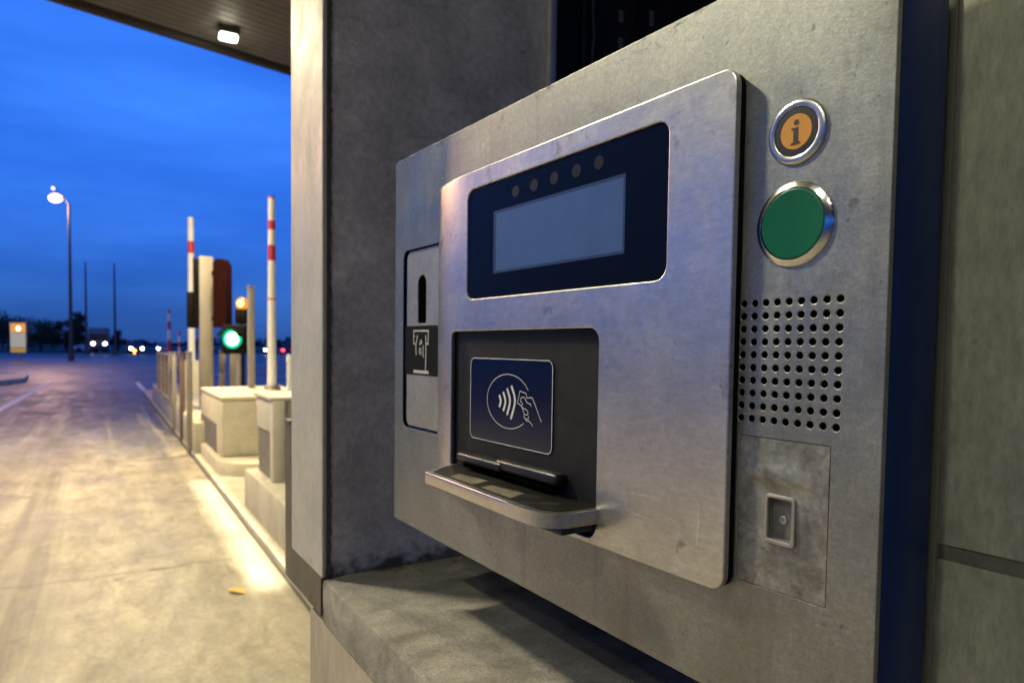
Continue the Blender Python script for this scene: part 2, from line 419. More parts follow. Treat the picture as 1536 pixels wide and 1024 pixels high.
# ------------------------------------------------------------------ ground and road
def sheet(name, pts, z, mat, rz=0.0):
    bm = bmesh.new(); bm.faces.new([bm.verts.new((x, y, 0)) for x, y in pts])
    me = bpy.data.meshes.new(name); bm.to_mesh(me); bm.free()
    o = link(name, me, mat); o.location = (0, 0, z); o.rotation_euler = (0, 0, rz)
    return tag(o, kind='structure')
sheet('ground', [(-1500, -300), (1500, -300), (1500, 2200), (-1500, 2200)], -.012, M['ground'])
sheet('road', [(-16, 22), (.86, 22), (.86, 70), (-16, 70)], -.004, M['asphalt'], YR)
sheet('concrete_lane', [(-16, -12), (.845, -12), (.845, 22), (-16, 22)], 0, M['lane'], YR)
sheet('verge', [(-420, 60), (-40, 78), (-25, 260), (-420, 260)], -.006, M['grass_dark'])
jm = plain('joint_filler', (.06, .05, .035), .9)
for s0 in (4.42, 8.6, .5):
    b = MB(); n = 70; P = []
    for i in range(n + 1):
        x = -6.5 + i * (7.33 / n); P.append((x, s0 + .05 * math.sin(x * 1.1 + s0) + random.uniform(-.03, .03)))
    for (xa, ya), (xb, yb) in zip(P, P[1:]):
        w = random.uniform(.0012, .005)
        vs = [b.bm.verts.new(v) for v in ((xa, ya - w, 0), (xb, yb - w, 0), (xb, yb + w, 0), (xa, ya + w, 0))]; b.bm.faces.new(vs)
    o = b.build('pavement_joint', jm); o.location = (0, 0, .004); o.rotation_euler = (0, 0, YR); tag(o, kind='structure')
def line(p0, s0, p1, s1, w=.13):
    sheet('lane_marking', [(p0 - w / 2, s0), (p0 + w / 2, s0), (p1 + w / 2, s1), (p1 - w / 2, s1)], .002, M['white_line'], YR)
line(-1.8, 13.2, -1.53, 27)
line(.93, 17.4, .9, 26)
o = sheet('stop_line', [(-16, 37.2), (.3, 37.2), (.3, 37.6), (-16, 37.6)], .002, M['white_line'], YR)

# kerb strip flush beside the lane and the far island
sheet('kerb_joint', [(.842, -6), (.862, -6), (.862, 21), (.842, 21)], .004, jm, YR)
k = MB(); k.box(.862, 3.4, -6, 21, -.06, .045, .012); o = k.build('kerb', M['concrete']); o.rotation_euler = (0, 0, YR); tag(o, kind='structure')
isl = MB(); isl.prism([(-9, 23.5), (-2.75, 24.6), (-2.2, 26.5), (-2.3, 29), (-9, 31)], -.02, .16, .03)
o = isl.build('traffic_island', M['concrete']); o.rotation_euler = (0, 0, YR); tag(o, kind='structure')

# ------------------------------------------------------------------ payment machine
# local frame: x = along the front to the viewer's right, y = into the machine, z = up
PM = empty('payment_machine', (.1945, .48, 1.3894), R(-55.89),
           label='brushed steel toll payment machine with screen, card shelf and green button', cat='payment machine')
out = [(-.662, -.348), (.0668, -.3585), (.0668, .180), (-.656, .183), (-.662, .178)]
hx = [(-.039 + i * .0094) for i in range(9)]; hz = [(-.054 - j * .00944) for j in range(10)]
holes = [ell(x, z, .00262, n=16) for x in hx for z in hz]
slotw = rrect(-.6345, -.50, -.2065, .0495, .013, rs=(.013, .004, .004, .013))
doorw = rrect(-.0395, .033, -.2617, -.1518, .0012)
panel = plate('front_panel', out, holes + [slotw, doorw], 0, .0014, M['panel'], PM, bev=.0006)
fr = [(-.6605, -.3465), (.0662, -.357), (.0662, .1785), (-.655, .1815), (-.6605, .1775)]
plate('panel_frame', fr, [[(-.646, -.33), (.058, -.34), (.058, .165), (-.646, .167)]], .00145, .006, M['panel'], PM)
hs = MB()
hs.prism([(-.655, -.342), (.0662, -.3525), (.0662, .1755), (-.655, .177)], 0, .0608, .002,
         Matrix.Translation((0, .067, 0)) @ Matrix.Rotation(PI / 2, 4, 'X'))
hs.build('housing', M['blue'], PM, 30)
# black sheet painting in the shade behind the loudspeaker holes
b = MB(); b.box(-.05, .047, .00605, .0061, -.15, -.044); b.build('speaker_shade_sheet', M['dark'], PM)

# ticket slot
sp = plate('slot_plate', rrect(-.6275, -.505, -.2035, .0475, .011, rs=(.011, .002, .002, .011)),
           [rrect(-.593, -.5665, -.056, .0115, .0, rs=(.003, .003, .0125, .0125))], .0032, .0058, M['slot_steel'], PM, .0005)
b = MB(); b.box(-.598, -.562, .0059, .0061, -.06, .014); b.build('slot_shade_sheet', M['dark'], sp)
ic = plate('slot_label', rrect(-.632, -.5305, -.129, -.0595, .004), [], .0026, .0031, M['icon_black'], sp)
def W(*a): return [(x / 10000, z / 10000) for x, z in a]
ink([(W((-5981, -855), (-6036, -842), (-6034, -664), (-5578, -668), (-5581, -850), (-5635, -846)), .0022, False),
     (W((-6039, -1243), (-5561, -1242)), .0042, False),
     (smooth_pts(W((-5657, -731), (-5648, -854), (-5655, -1239))), .0022, False),
     (smooth_pts(W((-5912, -729), (-5959, -870), (-5950, -1006))), .0022, False),
     (smooth_pts(W((-5806, -792), (-5840, -854), (-5771, -829), (-5806, -792))), .0016, False),
     (W((-5846, -901), (-5845, -995)), .0018, False), (W((-5804, -901), (-5796, -1010)), .0018, False),
     (smooth_pts(W((-5729, -869), (-5735, -960), (-5720, -1040))), .0018, False),
     (W((-6034, -740), (-5990, -742)), .0016, False)], .00245, ic, M['ink_warm'])

# raised bezel plate with a rolled left edge
YF = -.012
disp = rrect(-.4295, -.107, -.0315, .098, .0125)
rec = rrect(-.4705, -.188, -.2665, -.0695, .0125, rs=(.004, .0125, .0125, .008))
bz = plate_mesh(rrect(-.524, -.0415, -.272, .1195, .012, n=8, rs=(.003, .013, .013, .003)), [disp, rec], YF, -.0058, .0012)
bm = bmesh.new(); bm.from_mesh(bz)
for i in range(15):
    x = -.524 + .004 + i * .0075
    bmesh.ops.bisect_plane(bm, geom=bm.verts[:] + bm.edges[:] + bm.faces[:], plane_co=(x, 0, 0), plane_no=(1, 0, 0), dist=1e-6)
bmesh.ops.triangulate(bm, faces=[f for f in bm.faces if len(f.verts) > 4])
for v in bm.verts:
    if v.co.x < -.418:
        t = (-.418 - v.co.x) / .106
        v.co.y = min(v.co.y + .0118 * t ** 2.4, .0)
bm.to_mesh(bz); bm.free()
bezel = link('bezel_plate', bz, M['bezel'], PM, 9)

plate('gasket', rrect(-.468, -.0422, -.2712, .1188, .012, rs=(.002, .0125, .0125, .002)), [rrect(-.4295, -.107, -.0315, .098, .0125), rrect(-.4675, -.188, -.2665, -.0695, .0125, rs=(.004, .0125, .0125, .008))], -.0057, -.0002, M['dark_rubber'], bezel)
dg = plate('display', rrect(-.4288, -.1077, -.0308, .0973, .012), [], -.0098, -.004, M['glass_black'], PM, .0006)
plate('screen_rim', rrect(-.3735, -.1585, -.0048, .0652, .0006), [rrect(-.3685, -.1612, -.0022, .0622, .0003)], -.01005, -.0097, M['lcd_rim'], dg)
plate('screen', rrect(-.3684, -.1613, -.0021, .0621, .0003), [], -.00995, -.0097, M['lcd'], dg)
for x, z in ((-.330, .0803), (-.296, .0805), (-.262, .081), (-.227, .081), (-.1945, .082)):
    plate('indicator_light', ell(x, z, .0068, .0062), [], -.01, -.0097, M['window_dot'], dg)

rc = plate('reader_recess', rrect(-.4703, -.1882, -.2663, -.0697, .012, rs=(.003, .012, .012, .008)), [], -.0035, -.0004, M['recess'], PM)
st = plate('contactless_label', rrect(-.4302, -.2650, -.1990, -.1010, .0085), [], -.0047, -.0034, M['sticker'], rc, .0003)
circ = []
for i in range(61):      # the ring stays open where the hand crosses it
    a = R(28 + i * (360 - 28 - 46) / 60); circ.append((-.3470 + .0440 * math.cos(a), -.1490 + .0304 * math.sin(a)))
wv = [((-3653, -1430), (-3619, -1496), (-3650, -1567)), ((-3571, -1389), (-3523, -1494), (-3566, -1605)),
      ((-3495, -1345), (-3430, -1482), (-3488, -1644)), ((-3407, -1310), (-3333, -1475), (-3411, -1684))]
sym = [(circ, .0008, False)] + [(smooth_pts(W(*w)), .0034, False) for w in wv]
for h in (((-3101, -1428), (-3123, -1379), (-3237, -1359), (-3285, -1492), (-3204, -1522)),):
    sym.append((W(*h), .0008, False))
for h in (((-3101, -1428), (-3036, -1419), (-2987, -1444), (-2839, -1661)),
          ((-3026, -1517), (-3039, -1490), (-3100, -1476), (-3151, -1426), (-3206, -1430), (-3226, -1461), (-3183, -1501), (-3204, -1522), (-3169, -1577)),
          ((-3191, -1530), (-3161, -1547), (-3115, -1553), (-3081, -1584), (-3097, -1609), (-3147, -1604), (-3173, -1572)),
          ((-3147, -1604), (-3155, -1634), (-3121, -1654), (-3071, -1645), (-3068, -1616)),
          ((-3129, -1655), (-3104, -1672), (-3063, -1671), (-3029, -1691), (-2988, -1718))):
    sym.append((smooth_pts(W(*h), 5), 0.0008, False))
sym.append((rrect(-.4295, -.2657, -.1983, -.1017, .0079), .0009, True))
ink(sym, -.0049, st, M['ink'])

# card mouth: two black lips with a notch between them
b = MB()
b.box(-.436, -.338, -.021, -.003, -.2275, -.2165, .004, 3)
b.box(-.352, -.240, -.019, -.003, -.2260, -.2135, .004, 3)
b.build('card_reader_lip', M['rubber'], rc, 35)
b = MB(); b.box(-.425, -.250, -.0175, -.003, -.2335, -.2276, .001); b.build('card_slot', M['dark'], rc)

# shelf under the reader
def arc(cx, cy, r, a0, a1, n=8): return [(cx + r * math.cos(R(a0 + (a1 - a0) * i / n)), cy + r * math.sin(R(a0 + (a1 - a0) * i / n))) for i in range(n + 1)]
so = [(-.4685, -.002), (-.4605, -.026), (-.4335, -.064)] + [(-.25, -.0690)] + arc(-.216, -.037, .0325, 275, 352, 9) + [(-.1835, -.012), (-.1835, -.002)]
b = MB(); b.prism(so, -.2505, -.2368, .0012); sh = b.build('card_shelf', M['shelf_metal'], PM, 30)
si = [(-.458, -.0035), (-.4525, -.025), (-.4285, -.0565), (-.25, -.0612)] + arc(-.218, -.036, .0255, 275, 350, 8) + [(-.1925, -.0035)]
b = MB(); b.prism(si, -.2372, -.2362, .0004); ty = b.build('shelf_tray', M['tray'], sh, 30)
worn = surf('bare_worn_metal', (.2, .175, .125), .6, .1, .5, 60, 300, .3, .0006, spots=.9, spot_scale=110, stain=(.03, .028, .022))
b = MB()
b.prism([(-.399, -.037), (-.392, -.054), (-.338, -.056), (-.345, -.030)], -.23615, -.2360); b.prism([(-.325, -.040), (-.320, -.0555), (-.262, -.058), (-.272, -.034)], -.23615, -.2360)
b.build('worn_patch', worn, ty)
b = MB(); b.box(-.45, -.19, -.05, -.002, -.2585, -.2507, .002); b.build('shelf_bracket', M['rubber'], sh, 35)

# buttons
def face(u, v, y): return Matrix.Translation((u, y, v)) @ Matrix.Rotation(PI / 2, 4, 'X')    # local Z points out of the front
F = face(.0008, -.0007, 0)
bt = empty('green_button'); bt.parent = PM
b = MB(); b.lathe([(.0296, 0), (.0296, .0008), (.0291, .0016), (.0257, .0034), (.0250, .0036), (.0246, .0031), (.0245, .0002)], F, 64); b.build('button_ring', M['chrome'], bt, 25)
b = MB(); b.lathe([(.0243, .0005), (.0243, .0024), (.0240, .0030), (.0232, .0033), (.012, .0030), (0, .0029)], F, 64); b.build('button_cap', M['green'], bt, 12)
F = face(.0010, .0623, 0)
bt = empty('information_button'); bt.parent = PM
b = MB(); b.lathe([(.0224, 0), (.0224, .0008), (.0217, .0018), (.0196, .0024), (.0178, .0023), (.0169, .0019), (.0166, .0006)], F, 64); b.build('button_ring', M['ring'], bt, 40)
b = MB(); b.lathe([(.0165, .0004), (.0165, .0015), (.0162, .0017), (.0122, .0018), (.0121, .0008)], F, 64); b.build('button_collar', M['collar'], bt, 30)
b = MB(); b.lathe([(.0120, .0006), (.0120, .0017), (.0117, .0019), (0, .0020)], F, 48); cap = b.build('button_cap', M['orange'], bt, 12)
def poly(b, pts, y): b.bm.faces.new([b.bm.verts.new((x, y, z)) for x, z in pts])
b = MB(); cx, cz = .0010, .0623
poly(b, ell(cx + .0003, cz + .0062, .0019, n=20), -.0022)
poly(b, [(cx + x, cz + z) for x, z in ((-.0036, -.0088), (.0036, -.0088), (.0036, -.0074), (.0019, -.0070), (.0019, .0028), (-.0033, .0028), (-.0033, .0015), (-.0017, .0011), (-.0017, -.0070), (-.0036, -.0074))], -.0022)
b.build('letter', M['glyph'], cap)

# service door with a pressed bulge and a recessed lock
def hgt(x, z):
    e = lambda cx, cz, sx, sz: math.exp(-((x - cx) / sx) ** 2 - ((z - cz) / sz) ** 2)
    return -.0026 * e(-.004, -.178, .024, .0085) - .0012 * e(.0, -.196, .020, .016) + .0011 * e(-.003, -.1885, .018, .005)
bm = bmesh.new(); nx, nz = 74, 110; x0, x1, z0, z1 = -.0391, .0326, -.2613, -.1522
G = [[bm.verts.new((x0 + (x1 - x0) * i / nx, 0, z0 + (z1 - z0) * j / nz)) for i in range(nx + 1)] for j in range(nz + 1)]
for row in G:
    for v in row: v.co.y = .0002 + hgt(v.co.x, v.co.z)
for j in range(nz):
    for i in range(nx):
        cx = x0 + (x1 - x0) * (i + .5) / nx; cz = z0 + (z1 - z0) * (j + .5) / nz
        if -.0130 < cx < .0075 and -.2242 < cz < -.1935: continue
        bm.faces.new((G[j][i], G[j][i + 1], G[j + 1][i + 1], G[j + 1][i]))
me = bpy.data.meshes.new('service_door'); bm.to_mesh(me); bm.free()
door = link('service_door', me, M['door_metal'], PM, 60)
plate('lock_frame', rrect(-.0150, .0096, -.2272, -.1914, .0035), [rrect(-.0122, .0068, -.2238, -.1942, .0016)], -.0022, .0009, M['slot_steel'], door, .0008)
plate('lock_well', rrect(-.0122, .0068, -.2238, -.1942, .0016), [rrect(-.0119, .0065, -.2235, -.1945, .0013)], .0009, .0052, M['door_metal'], door)
lw = plate('lock_plate', rrect(-.0123, .0069, -.2239, -.1941, .0016), [], .0045, .0055, M['collar'], door)
lw.data.materials[0] = surf('lock_plate_steel', (.2, .2, .17), .55, .5, .3, 60, 200, .2, .0005)
b = MB(); FL = face(-.0032, -.2098, .0045)
b.lathe([(.0030, 0), (.0030, .0010), (.0026, .0012), (.0021, .0012), (.0020, .0006), (.0007, .0006), (.0006, .0002), (0, .0002)], FL, 32); b.build('lock', M['slot_steel'], door, 20)
# gap floor behind the thin seams
b = MB(); b.box(-.0435, .037, .0058, .0061, -.266, -.1475); b.build('door_backing', M['dark'], PM)

# ------------------------------------------------------------------ booth: frame local x = away from the lane, y = along the lane
YB = R(32.07)
BO = empty('toll_booth', (-.30973, 1.11272, 0), YB, label='grey toll booth front with thick pillar, concrete ledge and dark window behind the machine', cat='toll booth')
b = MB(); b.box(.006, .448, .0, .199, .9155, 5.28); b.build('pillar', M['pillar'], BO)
pl = BO.children[-1] if BO.children else None
b = MB(); b.box(0, .0065, -.0, .1975, .916, 5.28, .002); b.build('pillar_facing', surf('pillar_facing_paint', (.47, .44, .39), .5, .1, .28, 5, 90, .25, .001, (1, 1, .5), spots=.5, spot_scale=26), BO, 12)
# worn seal on the pillar's near corner
b = MB(); n = 260; prev = None
for i in range(n + 1):
    z = .9165 + i * (1.6 / n); w = .0078 + random.uniform(-.0011, .0011) + (.0016 if random.random() < .12 else 0)
    cur = [b.bm.verts.new(v) for v in ((.0066, -.0016, z), (.0066 + w, -.0012, z))]
    if prev: b.bm.faces.new((prev[0], prev[1], cur[1], cur[0]))
    prev = cur
b.build('corner_seal', M['edge_dark'], BO)
b = MB(); b.box(.432, .449, -.014, -.0005, .9155, 5.2, .003); b.build('edge_trim', M['trim'], BO, 30)
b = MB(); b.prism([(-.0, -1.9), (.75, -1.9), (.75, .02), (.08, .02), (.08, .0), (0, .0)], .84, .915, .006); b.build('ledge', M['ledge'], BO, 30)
b = MB(); b.box(.003, .7, -1.88, .079, 0, .8395); b.build('plinth', M['plinth'], BO)
b = MB(); b.prism([(.0795, .853), (.243, .853), (.243, 1.152), (.1995, 1.152), (.1995, .9145), (.0795, .9145)], .0, .3, 0,
                  Matrix(((0, 0, 1, 0), (1, 0, 0, 0), (0, 1, 0, 0), (0, 0, 0, 1)))); sk = b.build('skirt_plate', M['skirt'], BO)
b = MB(); b.box(-.0012, .0028, .003, .0786, .853, .9147); b.build('skirt_flange', M['skirt'], sk)
b = MB(); b.box(-.002, .3, .1995, .245, 1.1525, 1.158, .001); b.build('skirt_cap', M['brown_post'], sk)
# dirt worked into the ledge corner below the pillar
# dark window behind the machine
b = MB(); b.box(.4495, 2.4, .10, .115, .9155, 5.2); wp = b.build('window_pane', M['booth_glass'], BO)
b = MB(); b.box(.4495, .470, .06, .0995, .9155, 5.2, .003); b.box(.588, .598, .088, .0995, .9155, 5.2, .002); b.box(1.9, 1.94, .07, .0995, .9155, 5.2, .003)
b.build('window_frame', plain('window_frame_black', (.03, .027, .024), .5), BO, 30)
b = MB(); b.path([(.621 + .003 * math.sin(i * 1.9), .094, 1.86 + i * .03) for i in range(20)], .0028, 6); b.build('window_seal', M['smudge'], BO)
for x, z, hh in ((.698, 2.035, .026), (.698, 1.975, .026), (.79, 2.05, .035)):
    b = MB(); b.box(x, x + .013, .0975, .0999, z, z + hh, .001); b.build('window_glint', M['smudge'], BO)  # pale tabs stand in for faint highlights on the glass
b = MB(); b.box(.75, 2.4, -1.9, .09, .0, .84); b.build('booth_wall', M['pillar'], BO)

# zinc wall to the right of the machine (machine's own angle)
WL = empty('wall_panel', (.1945, .48, 0), R(-55.89), label='greenish zinc wall panel to the right of the navy machine side', cat='wall')
b = MB(); b.box(.064, .95, .085, .30, 1.1675, 5.2); b.build('upper_sheet', M['wall_green'], WL)
b = MB(); b.box(.064, .95, .085, .30, .0, 1.1565); b.build('lower_sheet', M['wall_green'], WL)
b = MB(); b.box(.064, .95, .0866, .29, 1.1566, 1.1674); b.build('joint_strip', M['joint_olive'], WL)
b = MB(); b.box(.0555, .0638, .083, .29, .0, 5.2, .001); b.build('edge_trim', M['trim_olive'], WL, 30)

# ------------------------------------------------------------------ canopy and lamps
CZ = 5.3
cd = Vector((.71, .704, 0)).normalized(); cn = Vector((.704, -.71, 0)).normalized()      # along the rim / inward
CA = math.atan2(cd.y, cd.x)
CN = empty('canopy', (-3.296, 10.294, CZ), CA, label='dark ribbed canopy roof over the toll lane', cat='canopy')
b = MB(); b.box(-24, 26, -30, 0, .06, .55, .0); b.build('roof_slab', M['soffit'], CN)
b = MB(); b.box(-24, 26, -.09, .02, -.03, .6, .01); b.build('fascia', plain('fascia_brown', (.05, .043, .036), .5), CN, 30)
b = MB()
y = -.24
while y > -14: b.box(-24, 26, y - .125, y, .0, .059); y -= .14
b.build('ribbed_lining', M['soffit'], CN)
def canopy_lamp(x, y, power, label, col=(1, .86, .6), size=.3, rz=0.5, spread=180):
    L = empty('canopy_light', (x, y, CZ), rz, label=label, cat='lamp', group='lamps under the canopy')
    b = MB(); b.box(-.12, .12, -.085, .085, -.09, .02, .012); b.build('housing', M['lamp_body'], L, 30)
    b = MB(); b.box(-.105, .105, -.07, .07, -.15, -.0905, .022, 3); b.build('diffuser', M['lamp_glow'], L, 40)
    ld = bpy.data.lights.new('canopy_bulb', 'AREA'); ld.shape = 'RECTANGLE'; ld.size = size; ld.size_y = size * .63; ld.energy = power; ld.color = col; ld.spread = R(spread)
    lo = bpy.data.objects.new('canopy_bulb', ld); COL.objects.link(lo); lo.parent = L; lo.location = (0, 0, -.17)
    return L
WARM = (1, .82, .47)
canopy_lamp(-3.65, 8.83, 480, 'lit boxy lamp under the canopy rim left of the pillar', WARM)
canopy_lamp(-3.56, 2.25, 360, 'canopy lamp high above the lane beside the machine', (1, .94, .68), .55)
canopy_lamp(-5.6, 6.6, 360, 'canopy lamp near the rim over the far side of the lane', WARM)
canopy_lamp(-3.0, -4.2, 50, 'canopy lamp behind the viewer over the lane', (1, .9, .74))
canopy_lamp(-3.3, -1.9, 90, 'added unseen fill lamp beside the viewer over the near end of the lane', (1, 1, .8))  # extra lamp out of view, added to fill the machine front and right wall
# narrow downlight over the kerb
L = empty('kerb_downlight', (-2.10, 5.02, CZ), YR, label='slim downlight under the canopy above the kerb', cat='lamp')
b = MB(); b.box(-.06, .06, -1.7, 1.7, -.07, .02, .01); b.build('housing', M['lamp_body'], L, 30)
b = MB(); b.box(-.04, .04, -1.66, 1.66, -.078, -.0705); b.build('diffuser', M['lamp_glow'], L)
ld = bpy.data.lights.new('kerb_tube', 'AREA'); ld.shape = 'RECTANGLE'; ld.size = .06; ld.size_y = 3.3; ld.energy = 11; ld.color = (1, .92, .7); ld.spread = R(3.2)
lo = bpy.data.objects.new('kerb_tube', ld); COL.objects.link(lo); lo.parent = L; lo.location = (0, 0, -.085)

# ------------------------------------------------------------------ island objects
def lane_empty(name, p, s, z=0.0, **k): return empty(name, lane_pt(p, s, z), YR, **k)
# low wall
b = MB(); b.prism([(0, 0), (.75, 0), (.75, 8.6), (.02, 8.6)], .02, .40, .02); o = b.build('island_wall', M['concrete'], None, 30)
o.location = lane_pt(.87, 8.55); o.rotation_euler = (0, 0, YR); tag(o, 'long low concrete wall along the right edge of the lane', 'low wall')
# rounded base of the barrier housing
pts = [(0, 1.75), (0, .42)] + arc(.42, .42, .42, 180, 270, 8)[1:] + [(1.1, 0), (1.1, 1.75)]
b = MB(); b.prism(pts, .02, .175, .025); o = b.build('rounded_plinth', M['concrete_pale'], None, 30)
o.location = lane_pt(.93, 6.78); o.rotation_euler = (0, 0, YR); tag(o, 'low rounded concrete plinth under the pale barrier housing', 'plinth')
# barrier housing with raised boom (near)
def boom(parent, x, y, z0, z1, r0, r1, bands, cap_red=True):
    """raised arm of one barrier; bands = [(z_low, z_high)] red"""
    b = MB(); b.mi = 0
    rad = lambda z: r0 + (r1 - r0) * (z - z0) / (z1 - z0)
    cuts = sorted({z0, z1} | {v for q in bands for v in q})
    for a, c in zip(cuts, cuts[1:]):
        b.mi = 1 if any(q[0] <= a and c <= q[1] for q in bands) else 0
        b.tube((x, y, a), (x, y, c), rad(a), rad(c), 14)
    b.build('barrier_arm', [M['white_paint'], M['red_paint']], parent, 40)
BG = lane_empty('barrier_gate', .985, 7.28, .175, label='pale barrier housing with the nearest raised red and white arm', cat='barrier')
b = MB(); b.box(0, .95, 0, 1.72, 0, .565, .03); b.box(-.005, .955, -.005, 1.725, .565, .606, .015); b.build('barrier_housing', M['concrete_pale'], BG, 30)
b = MB(); b.box(-.006, .0, .35, 1.66, .0, .30); b.build('side_plate', M['cab_low'], BG)
q = Vector((-2.797, 7.95, 0)) - Vector(BG.location); bx, by = q.dot(rp), q.dot(rr)
boom(BG, bx, by, .606, 2.83, .054, .038, [(2.808, 2.83), (2.45, 2.557), (2.099, 2.275), (1.645, 1.665)])
b = MB(); b.tube((bx, by, .6065), (bx, by, .66), .10, .085, 20); b.build('arm_socket', M['steel_post'], BG, 40)

# second cabinet with its base
b = MB(); b.prism([(0, 0), (.85, 0), (.85, 2.35), (0, 2.35)], .02, .335, .02); o = b.build('concrete_base', M['concrete'], None, 30)
o.location = lane_pt(.925, 3.28); o.rotation_euler = (0, 0, YR); tag(o, 'square concrete base along the kerb nearest to the booth pillar', 'plinth')
CB = lane_empty('control_cabinet', 1.0, 4.93, .335, label='two tone metal control cabinet half hidden by the booth pillar', cat='cabinet')
b = MB(); b.box(0, .62, .02, .59, .34, .575, .008); b.box(-.02, .64, .0, .61, .576, .602, .006); b.build('cabinet_top', M['cab'], CB, 30)
b = MB(); b.box(.012, .61, .03, .58, 0, .3395); b.build('cabinet_body', M['cab_low'], CB)
b = MB(); b.box(-.006, .085, -.012, .075, 0, .574, .012); b.build('corner_post', M['cab'], CB, 30)

# posts and railing on the wall
def post(name, x, y, z0, z1, w, mat, label, cat='post', group=None, d=None):
    o_ = empty(name, (x, y, z0), YR, label=label, cat=cat, group=group)
    d = d or w
    b = MB(); b.box(-w / 2, w / 2, -d / 2, d / 2, 0, z1 - z0, .008); b.build('shaft', mat, o_, 30)
    b = MB(); b.box(-w / 2 - .012, w / 2 + .012, -d / 2 - .012, d / 2 + .012, z1 - z0 + .0005, z1 - z0 + .012, .003); b.build('cap', mat, o_, 30)
    return o_
post('railing_post', -3.795, 8.0 + .02, .02, 1.2, .062, M['steel_post'], 'pale steel post on the low wall just left of the pale barrier housing')
post('railing_post', -4.353, 9.0, .02, 1.17, .066, M['brown_post'], 'brown post on the low wall behind the pale steel post')
post('railing_post', -4.954, 10.0, .02, 1.165, .06, M['steel_post'], 'steel post on the low wall at the near end of the mesh railing')
RL = empty('mesh_railing', (-5.08, 10.12, .395), YR + PI / 2, label='dark wire mesh railing on the low wall beside the lane', cat='railing')
b = MB()
for x in (0, .85, 1.7, 2.55): b.tube((x, 0, 0), (x, 0, .76), .022, n=8)
for z in (.08, .74): b.tube((0, 0, z), (2.55, 0, z), .016, n=8)
b.build('railing_frame', M['steel_post'], RL, 40)
b = MB()
for i in range(1, 26): b.tube((i * .1, 0, .08), (i * .1, 0, .74), .005, n=5)
for j in range(1, 7): b.tube((0, .011, .08 + j * .095), (2.55, .011, .08 + j * .095), .005, n=5)
b.build('wire_mesh', M['brown_post'], RL)

SP = empty('signal_post', (-4.215, 9.4, .02), YR, label='tall square steel column carrying dark signal boxes beside the green light', cat='signal post')
b = MB(); b.box(-.085, .085, -.085, .085, 0, 2.47, .01); b.build('column', M['steel_post'], SP, 30)
def world_child(name, b, mat, parent, angle=30):
    o_ = b.build(name, mat, parent, angle); o_.matrix_parent_inverse = (Matrix.Translation(parent.location) @ Matrix.Rotation(parent.rotation_euler.z, 4, 'Z')).inverted(); return o_
b = MB(); b.box(-4.372, -4.292, 9.36, 9.50, 1.52, 2.466, .006); b.box(-4.452, -4.373, 9.34, 9.52, 1.52, 2.01, .006); world_child('backboard', b, M['backboard'], SP)
b = MB(); b.prism([(-4.062, 1.53), (-3.886, 1.53), (-3.886, 2.37), (-3.925, 2.455), (-4.022, 2.455), (-4.062, 2.40)], -.10, .10, 0, Matrix.Translation((0, 9.38, 0)) @ Matrix.Rotation(PI / 2, 4, 'X'))
b.box(-4.13, -4.06, 9.36, 9.40, 1.62, 1.68); b.box(-4.13, -4.06, 9.36, 9.40, 2.24, 2.30); world_child('signal_housing', b, M['sig_red'], SP)

GS = empty('traffic_signal', (-3.712, 9.06, .02), 0, label='traffic signal showing a bright green round light', cat='traffic light')
b = MB(); b.tube((0.06, .06, 0), (0.06, .06, 1.2), .035, n=12); b.build('post', M['steel_post'], GS, 40)
b = MB(); b.box(-.15, .17, 0, .16, 1.16, 1.545, .03, 3); b.build('housing', M['backboard'], GS, 30)
fo = Matrix.Translation((0, 0, 1.354)) @ Matrix.Rotation(PI / 2, 4, 'X')
b = MB(); b.lathe([(.087, .004), (.08, .02), (.05, .03), (0, .034)], fo, 32); b.build('green_lens', M['green_led'], GS, 50)
b = MB(); b.lathe([(.128, .001), (.126, .012), (.088, .014), (.088, .002)], fo, 32); b.build('lens_halo', M['green_lens'], GS, 40)  # glow around the lens, put in as an emissive ring
b = MB()
n = 20
for i in range(n):
    a0, a1 = R(10 + 160 * i / n), R(10 + 160 * (i + 1) / n)
    vs = [b.bm.verts.new(v) for v in ((.134 * math.cos(a0), -.002, 1.354 + .134 * math.sin(a0)), (.134 * math.cos(a1), -.002, 1.354 + .134 * math.sin(a1)),
                                      (.134 * math.cos(a1), -.17 , 1.36 + .134 * math.sin(a1)), (.134 * math.cos(a0), -.17, 1.36 + .134 * math.sin(a0)))]
    b.bm.faces.new(vs)
ho = b.build('hood', M['backboard'], GS, 60); sm = ho.modifiers.new('thickness', 'SOLIDIFY'); sm.thickness = .006
AS = empty('warning_beacon', (-3.679, 9.3, .02), 0, label='amber warning beacon glowing above the green traffic light', cat='beacon')
b = MB(); b.tube((0, 0, 0), (0, 0, 1.62), .03, n=12); b.box(-.075, .075, -.06, .06, 1.56, 1.76, .015); b.build('beacon_mount', M['backboard'], AS, 30)
b = MB(); b.ball((0, 0, 1.835), .085, (1, .7, 1.05), 20); b.build('beacon_dome', glow('amber_dome', (1, .3, .005), 1.15), AS, 60)
b = MB(); b.ball((0, -.04, 1.835), .05, (1, .6, 1), 16); b.build('beacon_lamp', M['amber_led'], AS, 60)
post('thin_post', -4.187, 9.85, .02, 1.205, .075, M['steel_post'], 'square steel post directly right of the tall signal column', group='steel posts behind the barrier housing')
post('thin_post', -4.032, 9.85, .02, 1.205, .085, M['steel_post'], 'thicker steel post below the green traffic light', group='steel posts behind the barrier housing')
post('thin_post', -3.90, 9.85, .02, 1.205, .03, M['steel_post'], 'very thin steel post below and right of the green traffic light', group='steel posts behind the barrier housing')
post('thin_post', -3.78, 9.8, .02, 1.52, .04, surf('green_lit_pole', (.06, .16, .13), .4, .2), 'slim pole painted with green signal reflection left of the tall rail post')  # green signal reflection is put into the pole's base colour
